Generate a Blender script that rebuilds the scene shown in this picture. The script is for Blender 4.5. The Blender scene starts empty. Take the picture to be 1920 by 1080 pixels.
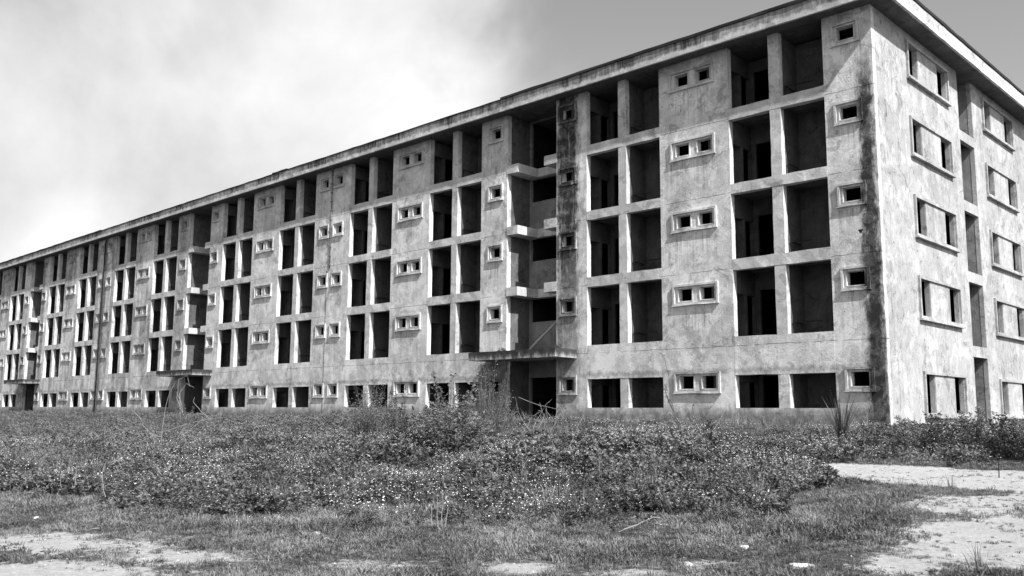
import bpy, math, random
import numpy as np
from mathutils import Matrix, Vector
random.seed(7); rng = np.random.default_rng(7)
SC = bpy.context.scene
COL = SC.collection
R = math.radians

# ------------------------------------------------------------------ camera
F_PX, PITCH, ROLL, YAW = 1701.55, .1368, -.0072, .7695
CAM = np.array([12.2344, -30.8685, .6524])
FX = np.array([-math.sin(YAW)*math.cos(PITCH), math.cos(YAW)*math.cos(PITCH), math.sin(PITCH)])
RT = np.array([math.cos(YAW), math.sin(YAW), 0]); UP = np.cross(RT, FX)
rt = RT*math.cos(ROLL) - UP*math.sin(ROLL); up = RT*math.sin(ROLL) + UP*math.cos(ROLL)
cd = bpy.data.cameras.new('camera'); cam = bpy.data.objects.new('camera', cd); COL.objects.link(cam)
cd.sensor_width = 36; cd.lens = 36*F_PX/1920; cd.clip_start = .1; cd.clip_end = 4000
M = Matrix(((rt[0], up[0], -FX[0], CAM[0]), (rt[1], up[1], -FX[1], CAM[1]), (rt[2], up[2], -FX[2], CAM[2]), (0, 0, 0, 1)))
cam.matrix_world = M
SC.camera = cam

# ------------------------------------------------------------------ exposure, sun, sky
SC.view_settings.view_transform = 'Standard'; SC.view_settings.look = 'None'
SC.view_settings.gamma = 1; SC.view_settings.use_curve_mapping = False
SC.view_settings.exposure = .75
SC.render.engine = 'CYCLES'
SC.cycles.max_bounces = 4; SC.cycles.diffuse_bounces = 2; SC.cycles.glossy_bounces = 1
SC.cycles.transparent_max_bounces = 4
AZ, EL = R(75.6), R(46.2)                      # azimuth from -Y towards +X
SUN = Vector((math.cos(EL)*math.sin(AZ), -math.cos(EL)*math.cos(AZ), math.sin(EL)))
sd = bpy.data.lights.new('sun', 'SUN'); sd.energy = 5; sd.angle = R(.5); sd.color = (1, 1, 1)
so = bpy.data.objects.new('sun', sd); COL.objects.link(so); so.location = (30, -20, 40)
so.rotation_euler = SUN.to_track_quat('Z', 'Y').to_euler()

class NT:
    def __init__(s, tree): s.t = tree; s.n = tree.nodes; s.l = tree.links
    def add(s, kind, **k):
        n = s.n.new(kind)
        for a, v in k.items(): setattr(n, a, v)
        return n
    def put(s, sock, v):
        if hasattr(v, 'is_linked') or isinstance(v, bpy.types.NodeSocket): s.l.new(v, sock)
        else: sock.default_value = v
    def math(s, op, a, b=0.0, c=None, clamp=False):
        n = s.add('ShaderNodeMath', operation=op, use_clamp=clamp)
        s.put(n.inputs[0], a); s.put(n.inputs[1], b)
        if c is not None: s.put(n.inputs[2], c)
        return n.outputs[0]
    def vmul(s, v, k):
        n = s.add('ShaderNodeVectorMath', operation='MULTIPLY'); s.put(n.inputs[0], v); n.inputs[1].default_value = k
        return n.outputs[0]
    def vadd(s, v, k):
        n = s.add('ShaderNodeVectorMath', operation='ADD'); s.put(n.inputs[0], v); n.inputs[1].default_value = k
        return n.outputs[0]
    def noise(s, v, scale, detail=5, rough=.55, dist=0.0):
        n = s.add('ShaderNodeTexNoise'); s.put(n.inputs['Vector'], v); n.inputs['Scale'].default_value = scale
        n.inputs['Detail'].default_value = detail; n.inputs['Roughness'].default_value = rough; n.inputs['Distortion'].default_value = dist
        return n.outputs[0]
    def ss(s, x, a, b):                        # smooth 0..1 between a and b
        n = s.add('ShaderNodeMapRange', interpolation_type='SMOOTHSTEP'); s.put(n.inputs[0], x)
        s.put(n.inputs[1], a); s.put(n.inputs[2], b)
        return n.outputs[0]
    def lin(s, x, a, b, c, d):
        n = s.add('ShaderNodeMapRange'); s.put(n.inputs[0], x)
        for i, q in enumerate((a, b, c, d)): s.put(n.inputs[i+1], q)
        return n.outputs[0]
    def mix(s, f, a, b):                       # float mix
        n = s.add('ShaderNodeMix', data_type='FLOAT'); s.put(n.inputs[0], f); s.put(n.inputs[2], a); s.put(n.inputs[3], b)
        return n.outputs[0]
    def band(s, x, c, w, soft=.02):            # 1 inside |x-c|<w
        d = s.math('ABSOLUTE', s.math('SUBTRACT', x, c))
        return s.math('SUBTRACT', 1.0, s.ss(d, w-soft, w+soft))

world = bpy.data.worlds.new('World'); SC.world = world; world.use_nodes = True
W = NT(world.node_tree); W.n.clear()
out = W.add('ShaderNodeOutputWorld'); bg = W.add('ShaderNodeBackground')
sky = W.add('ShaderNodeTexSky', sky_type='NISHITA'); sky.sun_disc = False
sky.sun_elevation = EL; sky.sun_rotation = math.atan2(SUN.x, SUN.y); sky.air_density = 1.0; sky.dust_density = 1.5
bw = W.add('ShaderNodeRGBToBW'); W.l.new(sky.outputs[0], bw.inputs[0])
tc = W.add('ShaderNodeTexCoord'); d = tc.outputs['Generated']
dn = W.noise(d, 1.7, 6, .50, .35)               # broad broken cloud cover
dd = W.add('ShaderNodeVectorMath', operation='DOT_PRODUCT'); W.l.new(d, dd.inputs[0])
bank = Vector((-.86, .46, .26)).normalized(); dd.inputs[1].default_value = bank
near = W.ss(dd.outputs['Value'], .36, 1.02)
dr = W.add('ShaderNodeVectorMath', operation='DOT_PRODUCT'); W.l.new(d, dr.inputs[0]); dr.inputs[1].default_value = (float(RT[0]), float(RT[1]), 0)
cov = W.math('ADD', W.math('MULTIPLY', W.math('SUBTRACT', dn, .60), .9), W.math('MULTIPLY', near, 1.05))
cov = W.math('SUBTRACT', cov, W.math('MULTIPLY', W.ss(W.math('ADD', dr.outputs['Value'], W.math('MULTIPLY', W.math('SUBTRACT', dn, .5), -.85)), -.19, .21), 1.0))
mask = W.ss(cov, .12, .78)
puff = W.noise(W.vadd(d, (3, 1, 2)), 2.6, 7, .5, .3)
cloud = W.lin(puff, .36, .58, 3.7, 6.9)
gl = W.add('ShaderNodeVectorMath', operation='DOT_PRODUCT'); W.l.new(d, gl.inputs[0]); gl.inputs[1].default_value = Vector((-.93, .25, .42)).normalized()
cloud = W.math('MULTIPLY', cloud, W.math('SUBTRACT', 1.0, W.math('MULTIPLY', W.ss(gl.outputs['Value'], .90, 1.0), .16)))
clear = W.math('MULTIPLY', bw.outputs[0], 1.15)
val = W.mix(mask, clear, cloud)
cc = W.add('ShaderNodeCombineColor')
for i in range(3): W.l.new(val, cc.inputs[i])
W.l.new(cc.outputs[0], bg.inputs[0]); bg.inputs[1].default_value = .10
W.l.new(bg.outputs[0], out.inputs[0])

# ------------------------------------------------------------------ materials
def mat(name, rough=.9):
    m = bpy.data.materials.new(name); m.use_nodes = True
    t = NT(m.node_tree); b = t.n['Principled BSDF']; b.inputs['Roughness'].default_value = rough
    b.inputs['Specular IOR Level'].default_value = .15
    return m, t, b
def grey(t, v):
    c = t.add('ShaderNodeCombineColor')
    for i in range(3): t.put(c.inputs[i], v)
    return c.outputs[0]
def pos(t):
    g = t.add('ShaderNodeNewGeometry'); s = t.add('ShaderNodeSeparateXYZ'); t.l.new(g.outputs['Position'], s.inputs[0])
    return g.outputs['Position'], s.outputs[0], s.outputs[1], s.outputs[2]

def concrete(name, base, streak=.5, mottle=1.0, kind='wall', contrast=1.0):
    m, t, b = mat(name)
    P, X, Y, Z = pos(t)
    big = t.noise(P, .45, 5, .6, .4); mid = t.noise(P, 2.1, 9, .72, .5); fine = t.noise(P, 17, 6, .7)
    v = t.math('ADD', .50, t.math('MULTIPLY', t.math('SUBTRACT', big, .5), 1.0*mottle))
    v = t.math('ADD', v, t.math('MULTIPLY', t.math('SUBTRACT', mid, .5), 1.1*mottle))
    v = t.math('ADD', v, t.math('MULTIPLY', t.math('SUBTRACT', fine, .5), .8*mottle*contrast))
    v = t.math('ADD', .38, t.math('MULTIPLY', v, 1.24))                 # about 1 on average
    # patches of old plaster with an edge of their own
    pn = t.noise(t.vadd(P, (7, 3, 9)), .9, 6, .6, 1.0)
    v = t.math('MULTIPLY', v, t.mix(t.ss(pn, .53, .55), 1.0, 1.20))
    v = t.math('MULTIPLY', v, t.mix(t.ss(t.noise(t.vadd(P, (1, 8, 4)), 1.3, 7, .65, .7), .59, .62), 1.0, .70))
    edge = t.math('SUBTRACT', 1.0, t.ss(t.math('ABSOLUTE', t.math('SUBTRACT', pn, .55)), .0, .012))
    brk = t.ss(t.noise(P, 1.9, 3), .45, .58)
    v = t.math('MULTIPLY', v, t.math('SUBTRACT', 1.0, t.math('MULTIPLY', t.math('MULTIPLY', edge, brk), .45)))
    # rain streaks: stretched down the wall
    st = t.noise(t.vmul(P, (5.0, 5.0, .33)), 1.0, 7, .66, .15)
    st2 = t.noise(t.vadd(P, (4, 4, 4)), .55, 4, .6)
    sm = t.math('MULTIPLY', t.ss(st, .52, .74), t.ss(st2, .40, .66))
    v = t.math('MULTIPLY', v, t.math('SUBTRACT', 1.0, t.math('MULTIPLY', sm, streak)))
    wash = t.math('MULTIPLY', t.ss(st, .50, .28), t.ss(st2, .6, .4))
    v = t.math('MULTIPLY', v, t.math('ADD', 1.0, t.math('MULTIPLY', wash, .25)))
    # pits and small holes
    vor = t.add('ShaderNodeTexVoronoi'); t.l.new(t.vmul(P, (1, 1, .8)), vor.inputs['Vector']); vor.inputs['Scale'].default_value = 5.5
    pit = t.math('MULTIPLY', t.math('SUBTRACT', 1.0, t.ss(vor.outputs['Distance'], .07, .13)), t.ss(t.noise(P, .8, 3), .50, .58))
    v = t.math('MULTIPLY', v, t.math('SUBTRACT', 1.0, t.math('MULTIPLY', pit, .6)))
    soil = None
    if kind == 'wall':
        # joints between the pours, at the floor levels, broken and wavering
        zz = t.math('ADD', Z, t.math('MULTIPLY', t.noise(P, 2.6, 4), .10))
        md = t.math('ABSOLUTE', t.math('SUBTRACT', t.math('MODULO', t.math('ADD', zz, -.26), 3.0), 0.0))
        ln = t.math('MULTIPLY', t.math('SUBTRACT', 1.0, t.ss(t.math('ABSOLUTE', t.math('SUBTRACT', md, .05)), .004, .022)), t.ss(t.noise(t.vadd(P, (2, 5, 0)), 1.1, 4), .38, .50))
        v = t.math('MULTIPLY', v, t.math('SUBTRACT', 1.0, t.math('MULTIPLY', ln, .65)))
        front = t.math('SUBTRACT', 1.0, t.ss(Y, .02, .10))
        ragged = t.math('MULTIPLY', t.math('SUBTRACT', t.noise(t.vmul(P, (2.4, 2.4, 1.0)), 1.6, 7, .7), .5), 1.1)
        # black growth down the corner pier
        cx = t.math('ADD', X, ragged)
        wid = t.lin(Z, 0.0, 13.0, .50, .26)
        c1 = t.math('SUBTRACT', 1.0, t.ss(t.math('ABSOLUTE', t.math('ADD', cx, .34)), t.math('MULTIPLY', wid, .35), t.math('ADD', wid, .10)))
        c1 = t.math('MULTIPLY', c1, t.ss(t.math('ADD', Z, t.math('MULTIPLY', ragged, 2)), 14.6, 11.8))
        # black growth on the pier right of the first stairwell, above all under its windows
        c2 = t.math('SUBTRACT', 1.0, t.ss(t.math('ABSOLUTE', t.math('ADD', cx, 14.18)), .42, .80))
        c2 = t.math('MULTIPLY', c2, t.lin(t.math('ADD', Z, t.math('MULTIPLY', ragged, 4)), 2.0, 9.0, .50, 1.0))
        c2 = t.math('MULTIPLY', c2, t.mix(t.ss(st, .44, .34), 1.0, .5))
        # run-off by the two expansion joints
        c3 = t.math('SUBTRACT', 1.0, t.ss(t.math('ABSOLUTE', t.math('ADD', cx, 66.1)), .15, .7))
        c3 = t.math('MULTIPLY', c3, .75)
        c4 = t.math('MULTIPLY', t.math('SUBTRACT', 1.0, t.ss(t.math('ABSOLUTE', t.math('ADD', cx, 51.9)), .3, 1.2)), .45)
        c5 = t.math('MULTIPLY', t.ss(t.noise(t.vmul(P, (1.0, 1.0, .10)), 1.0, 6, .6), .44, .62), t.lin(X, -36, -60, 0.0, .55))
        c6_dirt_shade = t.math('MULTIPLY', t.math('MULTIPLY', t.math('SUBTRACT', 1.0, t.ss(t.math('ABSOLUTE', t.math('ADD', cx, 18.9)), .7, 1.3)), t.ss(Z, 3.2, 2.9)), .75)  # pier below the entrance canopy: dirt plus the canopy's shade painted into the colour
        soil = t.math('MAXIMUM', t.math('MAXIMUM', t.math('MAXIMUM', c1, c6_dirt_shade), c2), t.math('MAXIMUM', c3, t.math('MAXIMUM', c4, c5)))  # dirt masks together, with the painted canopy shade among them
        # damp foot of the wall and dirty strip under the balcony sills
        foot = t.math('MULTIPLY', t.ss(t.math('ADD', Z, t.math('MULTIPLY', ragged, .8)), 1.20, .50), .72)
        drip = t.math('MULTIPLY', t.math('SUBTRACT', 1.0, t.ss(t.math('ABSOLUTE', t.math('SUBTRACT', t.math('ADD', Z, t.math('MULTIPLY', ragged, .5)), 2.32)), .03, .16)), .38)
        top = t.math('MULTIPLY', t.ss(t.math('ADD', Z, ragged), 14.2, 15.2), .35)
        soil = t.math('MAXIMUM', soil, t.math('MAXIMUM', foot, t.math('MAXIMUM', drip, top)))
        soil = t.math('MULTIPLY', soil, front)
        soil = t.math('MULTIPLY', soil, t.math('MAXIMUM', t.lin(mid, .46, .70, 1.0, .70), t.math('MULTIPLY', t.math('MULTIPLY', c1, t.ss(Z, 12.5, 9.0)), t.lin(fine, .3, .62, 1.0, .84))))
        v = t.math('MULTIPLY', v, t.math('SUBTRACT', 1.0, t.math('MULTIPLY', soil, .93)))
        # drips below the window sills
        lx = t.math('SUBTRACT', t.math('SUBTRACT', 0.0, X), t.math('ADD', t.math('MULTIPLY', t.math('GREATER_THAN', -32.72, X), 32.72), t.math('MULTIPLY', t.math('GREATER_THAN', -66.0, X), 33.28)))
        wm = None
        for c_, h_ in ((.9, .55), (7.55, 1.1), (14.2, .55), (18.95, .55), (25.55, 1.1), (32.2, .55)):
            q = t.math('SUBTRACT', 1.0, t.ss(t.math('ABSOLUTE', t.math('SUBTRACT', lx, c_)), h_-.12, h_+.1)); wm = q if wm is None else t.math('MAXIMUM', wm, q)
        bl = t.math('MODULO', t.math('SUBTRACT', 19.9, Z), 3.0)
        ds = t.noise(t.vmul(P, (9, 9, .22)), 1.0, 5, .65)
        fall = t.math('MULTIPLY', t.ss(bl, 1.9, .0), t.ss(Z, 2.35, 2.6))
        dk = t.math('MULTIPLY', t.math('MULTIPLY', wm, fall), t.math('MULTIPLY', t.math('MULTIPLY', t.ss(ds, .48, .68), t.ss(t.noise(t.vadd(P, (6, 0, 2)), .5, 3), .40, .62)), .62))
        pl_ = t.math('MULTIPLY', t.math('MULTIPLY', wm, fall), t.math('MULTIPLY', t.ss(ds, .46, .32), .28))
        v = t.math('MULTIPLY', v, t.math('ADD', t.math('SUBTRACT', 1.0, t.math('MULTIPLY', dk, front)), t.math('MULTIPLY', pl_, front)))
        # spalled, pock-marked patch under the upper double window
        pk = t.add('ShaderNodeTexVoronoi'); t.l.new(t.vmul(P, (1, 1, 1)), pk.inputs['Vector']); pk.inputs['Scale'].default_value = 9
        d2 = t.math('ADD', t.math('ABSOLUTE', t.math('ADD', X, 7.9)), t.math('ABSOLUTE', t.math('MULTIPLY', t.math('ADD', Z, -13.45), 1.3)))
        pm = t.math('MULTIPLY', t.math('SUBTRACT', 1.0, t.ss(d2, .6, 1.2)), t.math('SUBTRACT', 1.0, t.ss(pk.outputs['Distance'], .16, .26)))
        v = t.math('MULTIPLY', v, t.math('SUBTRACT', 1.0, t.math('MULTIPLY', t.math('MULTIPLY', pm, front), .6)))
    if kind == 'side':
        cn = t.noise(t.vmul(t.vadd(P, (3, 3, 3)), (1, 1.5, .6)), 1.1, 6, .6, 1.5)
        ck = t.math('MULTIPLY', t.math('SUBTRACT', 1.0, t.ss(t.math('ABSOLUTE', t.math('SUBTRACT', cn, .5)), .002, .012)), t.ss(t.noise(P, 1.2, 3), .42, .55))
        v = t.math('MULTIPLY', v, t.math('SUBTRACT', 1.0, t.math('MULTIPLY', ck, .55)))
    if kind == 'fascia':
        # dark upper run-off ending in tongues, paler lower edge
        tg = t.noise(t.vmul(P, (1.6, 1.6, .12)), 1.6, 7, .72)
        blk = t.noise(t.vmul(P, (.34, .34, 0)), 1.0, 2)
        zt = t.math('ADD', Z, t.math('MULTIPLY', t.math('SUBTRACT', tg, .5), .55))
        k = t.math('MULTIPLY', t.ss(zt, 15.32, 15.46), t.lin(t.ss(blk, .38, .58), 0, 1, .62, 1.0))
        k = t.math('MULTIPLY', k, t.lin(t.noise(t.vmul(P, (7, 7, .3)), 1.0, 5, .7), .38, .58, .55, 1.0))
        sidef = t.ss(X, .55, .75)
        k = t.math('MULTIPLY', k, t.math('SUBTRACT', 1.0, t.math('MULTIPLY', sidef, .7)))
        v = t.math('MULTIPLY', v, t.math('SUBTRACT', 1.0, t.math('MULTIPLY', k, .93)))
    if kind == 'canopy':
        tg = t.noise(t.vmul(P, (3, 3, .5)), 1.6, 7, .72)
        k = t.math('MULTIPLY', t.ss(t.math('ADD', Z, t.math('MULTIPLY', t.math('SUBTRACT', tg, .5), .9)), 2.96, 3.30), .88)
        v = t.math('MULTIPLY', v, t.math('SUBTRACT', 1.0, k))
    v = t.math('MULTIPLY', v, base)
    v = t.math('MINIMUM', t.math('MAXIMUM', v, .012), .72)
    t.l.new(grey(t, v), b.inputs['Base Color'])
    h = t.math('ADD', t.math('MULTIPLY', mid, .6), t.math('MULTIPLY', fine, .4))
    h = t.math('ADD', h, t.math('MULTIPLY', pn, .35))
    h = t.math('SUBTRACT', h, t.math('MULTIPLY', pit, .3))
    bp = t.add('ShaderNodeBump'); bp.inputs['Strength'].default_value = .75; bp.inputs['Distance'].default_value = .035
    t.l.new(h, bp.inputs['Height']); t.l.new(bp.outputs[0], b.inputs['Normal'])
    return m

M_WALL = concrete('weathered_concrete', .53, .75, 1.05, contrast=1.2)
M_SIDE = concrete('pale_plaster', .33, .5, .75, kind='side', contrast=1.0)
M_FRAME = concrete('frame_concrete', .47, .45, .8, kind='wall')
M_BEAM = concrete('beam_concrete', .47, .4, .8, kind='beam')
M_FASCIA = concrete('fascia_concrete', .47, .3, .7, kind='fascia')
M_CANOPY = concrete('canopy_concrete', .36, .5, .9, kind='canopy')
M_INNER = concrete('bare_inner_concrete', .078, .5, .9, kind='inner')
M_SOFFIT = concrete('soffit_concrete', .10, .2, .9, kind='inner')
M_DARK = concrete('darkened_room_wall', .02, .3, .8, kind='inner')  # darkness of the rooms put into the base colour, near black

def plain(name, v, rough=.85, var=.3, scale=8, bump=0):
    m, t, b = mat(name, rough)
    P, X, Y, Z = pos(t)
    n = t.noise(P, scale, 6, .7)
    t.l.new(grey(t, t.math('MULTIPLY', v, t.math('ADD', 1-var, t.math('MULTIPLY', n, 2*var)))), b.inputs['Base Color'])
    if bump:
        bp = t.add('ShaderNodeBump'); bp.inputs['Strength'].default_value = bump; bp.inputs['Distance'].default_value = .02
        t.l.new(n, bp.inputs['Height']); t.l.new(bp.outputs[0], b.inputs['Normal'])
    return m
M_TAR = plain('tar_membrane', .03, .8, .5)
M_STEEL = plain('rusty_steel', .012, .7, .4, 20)
M_PIPE = plain('old_pipe', .16, .7, .6, 3)
M_STONE = plain('pale_stone', .42, .9, .25, 9, .8)
M_WOOD = plain('weathered_wood', .42, .8, .35, 12)

def leaf_mat(name, lo, hi, rough=.6, trans=.25, spec=.35):
    m, t, b = mat(name, rough); b.inputs['Specular IOR Level'].default_value = spec
    oi = t.add('ShaderNodeObjectInfo'); P, X, Y, Z = pos(t)
    n = t.noise(P, .9, 4, .6); n2 = t.noise(P, 31, 1)
    r = t.math('ADD', t.math('MULTIPLY', t.ss(n, .34, .66), .45), t.math('MULTIPLY', t.ss(n2, .3, .7), .55))
    v = t.lin(r, 0, 1, lo, hi)
    g = grey(t, v); t.l.new(g, b.inputs['Base Color'])
    tr = t.add('ShaderNodeBsdfTranslucent'); t.l.new(g, tr.inputs[0])
    mx = t.add('ShaderNodeMixShader'); mx.inputs[0].default_value = trans
    t.l.new(b.outputs[0], mx.inputs[1]); t.l.new(tr.outputs[0], mx.inputs[2]); t.l.new(mx.outputs[0], t.n['Material Output'].inputs[0])
    return m
M_LEAF = leaf_mat('weed_leaf', .012, .225, .5, .18, .5)
M_LEAFD = leaf_mat('dark_leaf', .008, .085, .45, .12, .5)
M_GRASS = leaf_mat('grass_blade', .015, .30, .7, .2, .2)
M_DRY = plain('dry_cane', .27, .8, .3, 6)
M_STEM = plain('green_stem', .10, .8, .4, 6)
M_FLOWER = plain('white_petal', .85, .7, .05)

# ------------------------------------------------------------------ mesh helpers
def mesh_from(name, V, Fc, m, smooth=False):
    me = bpy.data.meshes.new(name); me.from_pydata([tuple(map(float, v)) for v in V], [], Fc); me.materials.append(m)
    if smooth:
        for p in me.polygons: p.use_smooth = True
    me.update(); return me
def link(name, me, parent=None, loc=None):
    o = bpy.data.objects.new(name, me); COL.objects.link(o)
    if parent is not None: o.parent = parent
    if loc is not None: o.location = loc
    return o
class MB:
    def __init__(s): s.V = []; s.F = []
    def box(s, x0, x1, y0, y1, z0, z1, jit=0, seg=1):
        ax = int(np.argmax([abs(x1-x0), abs(y1-y0), abs(z1-z0)]))
        lo = [x0, y0, z0]; hi = [x1, y1, z1]; rings = []
        o1, o2 = [a for a in range(3) if a != ax]
        for k in range(seg+1):
            ring = []
            for (a, b) in ((0, 0), (1, 0), (1, 1), (0, 1)):
                p = [0, 0, 0]; p[ax] = lo[ax] + (hi[ax]-lo[ax])*k/seg
                p[o1] = (lo[o1], hi[o1])[a]; p[o2] = (lo[o2], hi[o2])[b]
                if jit:
                    p[o1] += random.uniform(-jit, jit); p[o2] += random.uniform(-jit, jit)
                ring.append(len(s.V)); s.V.append(p)
            rings.append(ring)
        fl = ax == 1                           # keep the faces pointing outwards
        def f(q): s.F.append(q[::-1] if fl else q)
        f(rings[0][::-1]); f(rings[-1])
        for k in range(seg):
            a, b = rings[k], rings[k+1]
            for i in range(4): j = (i+1) % 4; f([a[i], a[j], b[j], b[i]])
        return s
    def tube(s, pts, rads, n=6):
        pts = [Vector(p) for p in pts]; base = len(s.V)
        for i, p in enumerate(pts):
            dr = (pts[min(i+1, len(pts)-1)] - pts[max(i-1, 0)]).normalized()
            u = dr.orthogonal().normalized(); w = dr.cross(u); r = rads[i] if hasattr(rads, '__len__') else rads
            for k in range(n):
                a = 2*math.pi*k/n; s.V.append(p + (u*math.cos(a) + w*math.sin(a))*r)
        for i in range(len(pts)-1):
            for k in range(n):
                a = base+i*n+k; b = base+i*n+(k+1) % n; s.F.append([a, b, b+n, a+n])
        s.F.append([base+k for k in range(n)][::-1]); s.F.append([base+(len(pts)-1)*n+k for k in range(n)])
        return s
    def mesh(s, name, m, org=(0, 0, 0), smooth=False):
        o = Vector(org); return mesh_from(name, [Vector(v)-o for v in s.V], s.F, m, smooth)

BASE = Vector((-49, 9.75, .15))                # foot of the building, its Empty
def empty(name, loc, label, cat, group=None):
    o = bpy.data.objects.new(name, None); COL.objects.link(o); o.location = loc; o.empty_display_size = .3
    o['label'] = label; o['category'] = cat
    if group: o['group'] = group
    return o
building = empty('apartment_building', BASE, 'long abandoned five storey concrete apartment block with empty balconies and stained walls', 'building')
def part(name, mb, m, org, parent=building, smooth=False):
    """mesh in world coordinates, origin at org"""
    return link(name, mb.mesh(name, m, org, smooth), parent, Vector(org)-BASE)

def grid_wall(u0, u1, z0, z1, t0, t1, holes, side=False, cuts=2.0):
    """wall in a plane with rectangular holes; shared vertices, faces at solid/void borders only.
    side=False: u is X, thickness runs over Y. side=True: u is Y, thickness runs over X."""
    us = sorted({u0, u1} | {h[0] for h in holes} | {h[1] for h in holes}); zs = sorted({z0, z1} | {h[2] for h in holes} | {h[3] for h in holes})
    us = [q for q in us if u0-1e-6 <= q <= u1+1e-6]; zs = [q for q in zs if z0-1e-6 <= q <= z1+1e-6]
    mb = MB(); ids = {}
    def v(i, j, k):
        key = (i, j, k)
        if key not in ids:
            ids[key] = len(mb.V); t = (t0, t1)[k]
            mb.V.append((t, us[i], zs[j]) if side else (us[i], t, zs[j]))
        return ids[key]
    nu, nz = len(us)-1, len(zs)-1
    def solid(i, j):
        if i < 0 or j < 0 or i >= nu or j >= nz: return False
        cu, cz = (us[i]+us[i+1])/2, (zs[j]+zs[j+1])/2
        return not any(h[0] < cu < h[1] and h[2] < cz < h[3] for h in holes)
    def f(q, flip): mb.F.append(q[::-1] if flip else q)
    fl = side
    for i in range(nu):
        for j in range(nz):
            if not solid(i, j): continue
            f([v(i, j, 0), v(i+1, j, 0), v(i+1, j+1, 0), v(i, j+1, 0)], fl)
            f([v(i, j, 1), v(i, j+1, 1), v(i+1, j+1, 1), v(i+1, j, 1)], fl)
            if not solid(i-1, j): f([v(i, j, 0), v(i, j+1, 0), v(i, j+1, 1), v(i, j, 1)], fl)
            if not solid(i+1, j): f([v(i+1, j, 0), v(i+1, j, 1), v(i+1, j+1, 1), v(i+1, j+1, 0)], fl)
            if not solid(i, j-1): f([v(i, j, 0), v(i, j, 1), v(i+1, j, 1), v(i+1, j, 0)], fl)
            if not solid(i, j+1): f([v(i, j+1, 0), v(i+1, j+1, 0), v(i+1, j+1, 1), v(i, j+1, 1)], fl)
    return mb

# ------------------------------------------------------------------ terrain shape and ground masks
BUMP = rng.uniform(0, 6.28, (10, 3))
def H(x, y):
    x = np.asarray(x, float); y = np.asarray(y, float)
    s = lambda t: t*t*(3-2*t)
    a = s(np.clip((y+13)/11, 0, 1)); b = s(np.clip((y+24)/12, 0, 1))
    z = -.92 + .32*b + .76*a
    for i, (p, q, r) in enumerate(BUMP):
        k = .16*(1.5**i) if i < 7 else 1.2*(1.3**(i-6)); z = z + (.030/(1+i*.5))*np.sin(k*(x*math.cos(p)+y*math.sin(p))+q)
    inside = (x < .5) & (y > -.6) & (y < 20.2) & (x > -99)
    z = np.where(inside, np.minimum(z, .16), z)
    return z
def pix(x, y, z):
    dx, dy, dz = x-CAM[0], y-CAM[1], z-CAM[2]
    c = dx*FX[0]+dy*FX[1]+dz*FX[2]; a = dx*rt[0]+dy*rt[1]+dz*rt[2]; b = dx*up[0]+dy*up[1]+dz*up[2]
    c = np.where(c > .2, c, .2); return 960+F_PX*a/c, 540-F_PX*b/c
def unpix(u, v):
    """first ground point on the line of sight through photo pixel u, v"""
    a, b = (u-960)/F_PX, (540-v)/F_PX; dr = rt*a+up*b+FX
    tt = np.arange(4, 120, .02); p = CAM[None, :]+dr[None, :]*tt[:, None]
    below = p[:, 2] < H(p[:, 0], p[:, 1]); i = int(np.argmax(below)) if below.any() else len(tt)-1
    return p[i]
NP = rng.uniform(-1, 1, (24, 4))
def vn(x, y, f, seed=0):
    """cheap smooth noise -1..1"""
    r = 0
    for i in range(6):
        a, b, c, d_ = NP[(seed*5+i) % 24]; ang = a*3.14159; k = f*(1+.45*i)
        r = r + np.sin(k*(x*math.cos(ang)+y*math.sin(ang))+b*9+1.3*np.sin(k*.7*(x*math.sin(ang*1.7)-y*math.cos(ang*1.3))+c*9))
    return r/3.2
def blob(x, y, u, v, ru, rv_, soft=1.0):
    """elliptic patch on the ground, centre and reach given where the photo shows them"""
    c = unpix(u, v); e1 = unpix(u+ru, v); e2 = unpix(u, v+rv_)
    A = np.array([[e1[0]-c[0], e2[0]-c[0]], [e1[1]-c[1], e2[1]-c[1]]]); I = np.linalg.inv(A)
    p = I[0, 0]*(x-c[0])+I[0, 1]*(y-c[1]); q = I[1, 0]*(x-c[0])+I[1, 1]*(y-c[1])
    return np.exp(-(p*p+q*q)*soft)
E0, E1 = unpix(1560, 868), unpix(1920, 883)    # upper edge of the gravel track
TD = (E1-E0)[:2]; TD = TD/np.linalg.norm(TD); TNn = np.array([TD[1], -TD[0]])
if TNn[1] > 0: TNn = -TNn
def bare(x, y):
    x = np.asarray(x, float); y = np.asarray(y, float)
    n1 = vn(x, y, .9, 0); n2 = vn(x, y, 2.7, 1)
    along = (x-E0[0])*TD[0]+(y-E0[1])*TD[1]; off = (x-E0[0])*TNn[0]+(y-E0[1])*TNn[1]
    ss = lambda t: np.clip(t, 0, 1)**2*(3-2*np.clip(t, 0, 1))
    wid = 2.3+.45*np.clip(along, 0, 30)
    tr = ss((off+.03)/.12)*ss((wid-off+.5*n1)/1.0)*ss((along+.5+.4*n1)/1.0)
    b = tr
    for (u, v, ru, rv_, k) in ((1860, 1010, 190, 50, 1.3), (1700, 1060, 90, 28, .75), (1890, 945, 190, 34, 1.1), (130, 1015, 200, 28, .95), (60, 1075, 260, 34, .95),
                               (985, 1066, 70, 13, .9), (1500, 1063, 40, 6, .7), (330, 1045, 150, 20, .75), (700, 1060, 160, 12, .5), (1330, 1060, 120, 12, .5), (1190, 1075, 120, 10, .5)):
        b = np.maximum(b, np.clip(k*blob(x, y, u, v, ru, rv_)*(1+.35*n1+.25*n2), 0, 1))
    far = ((y > -6) & (x > 1.5)) * 0
    return np.clip(b-far, 0, 1)

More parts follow.
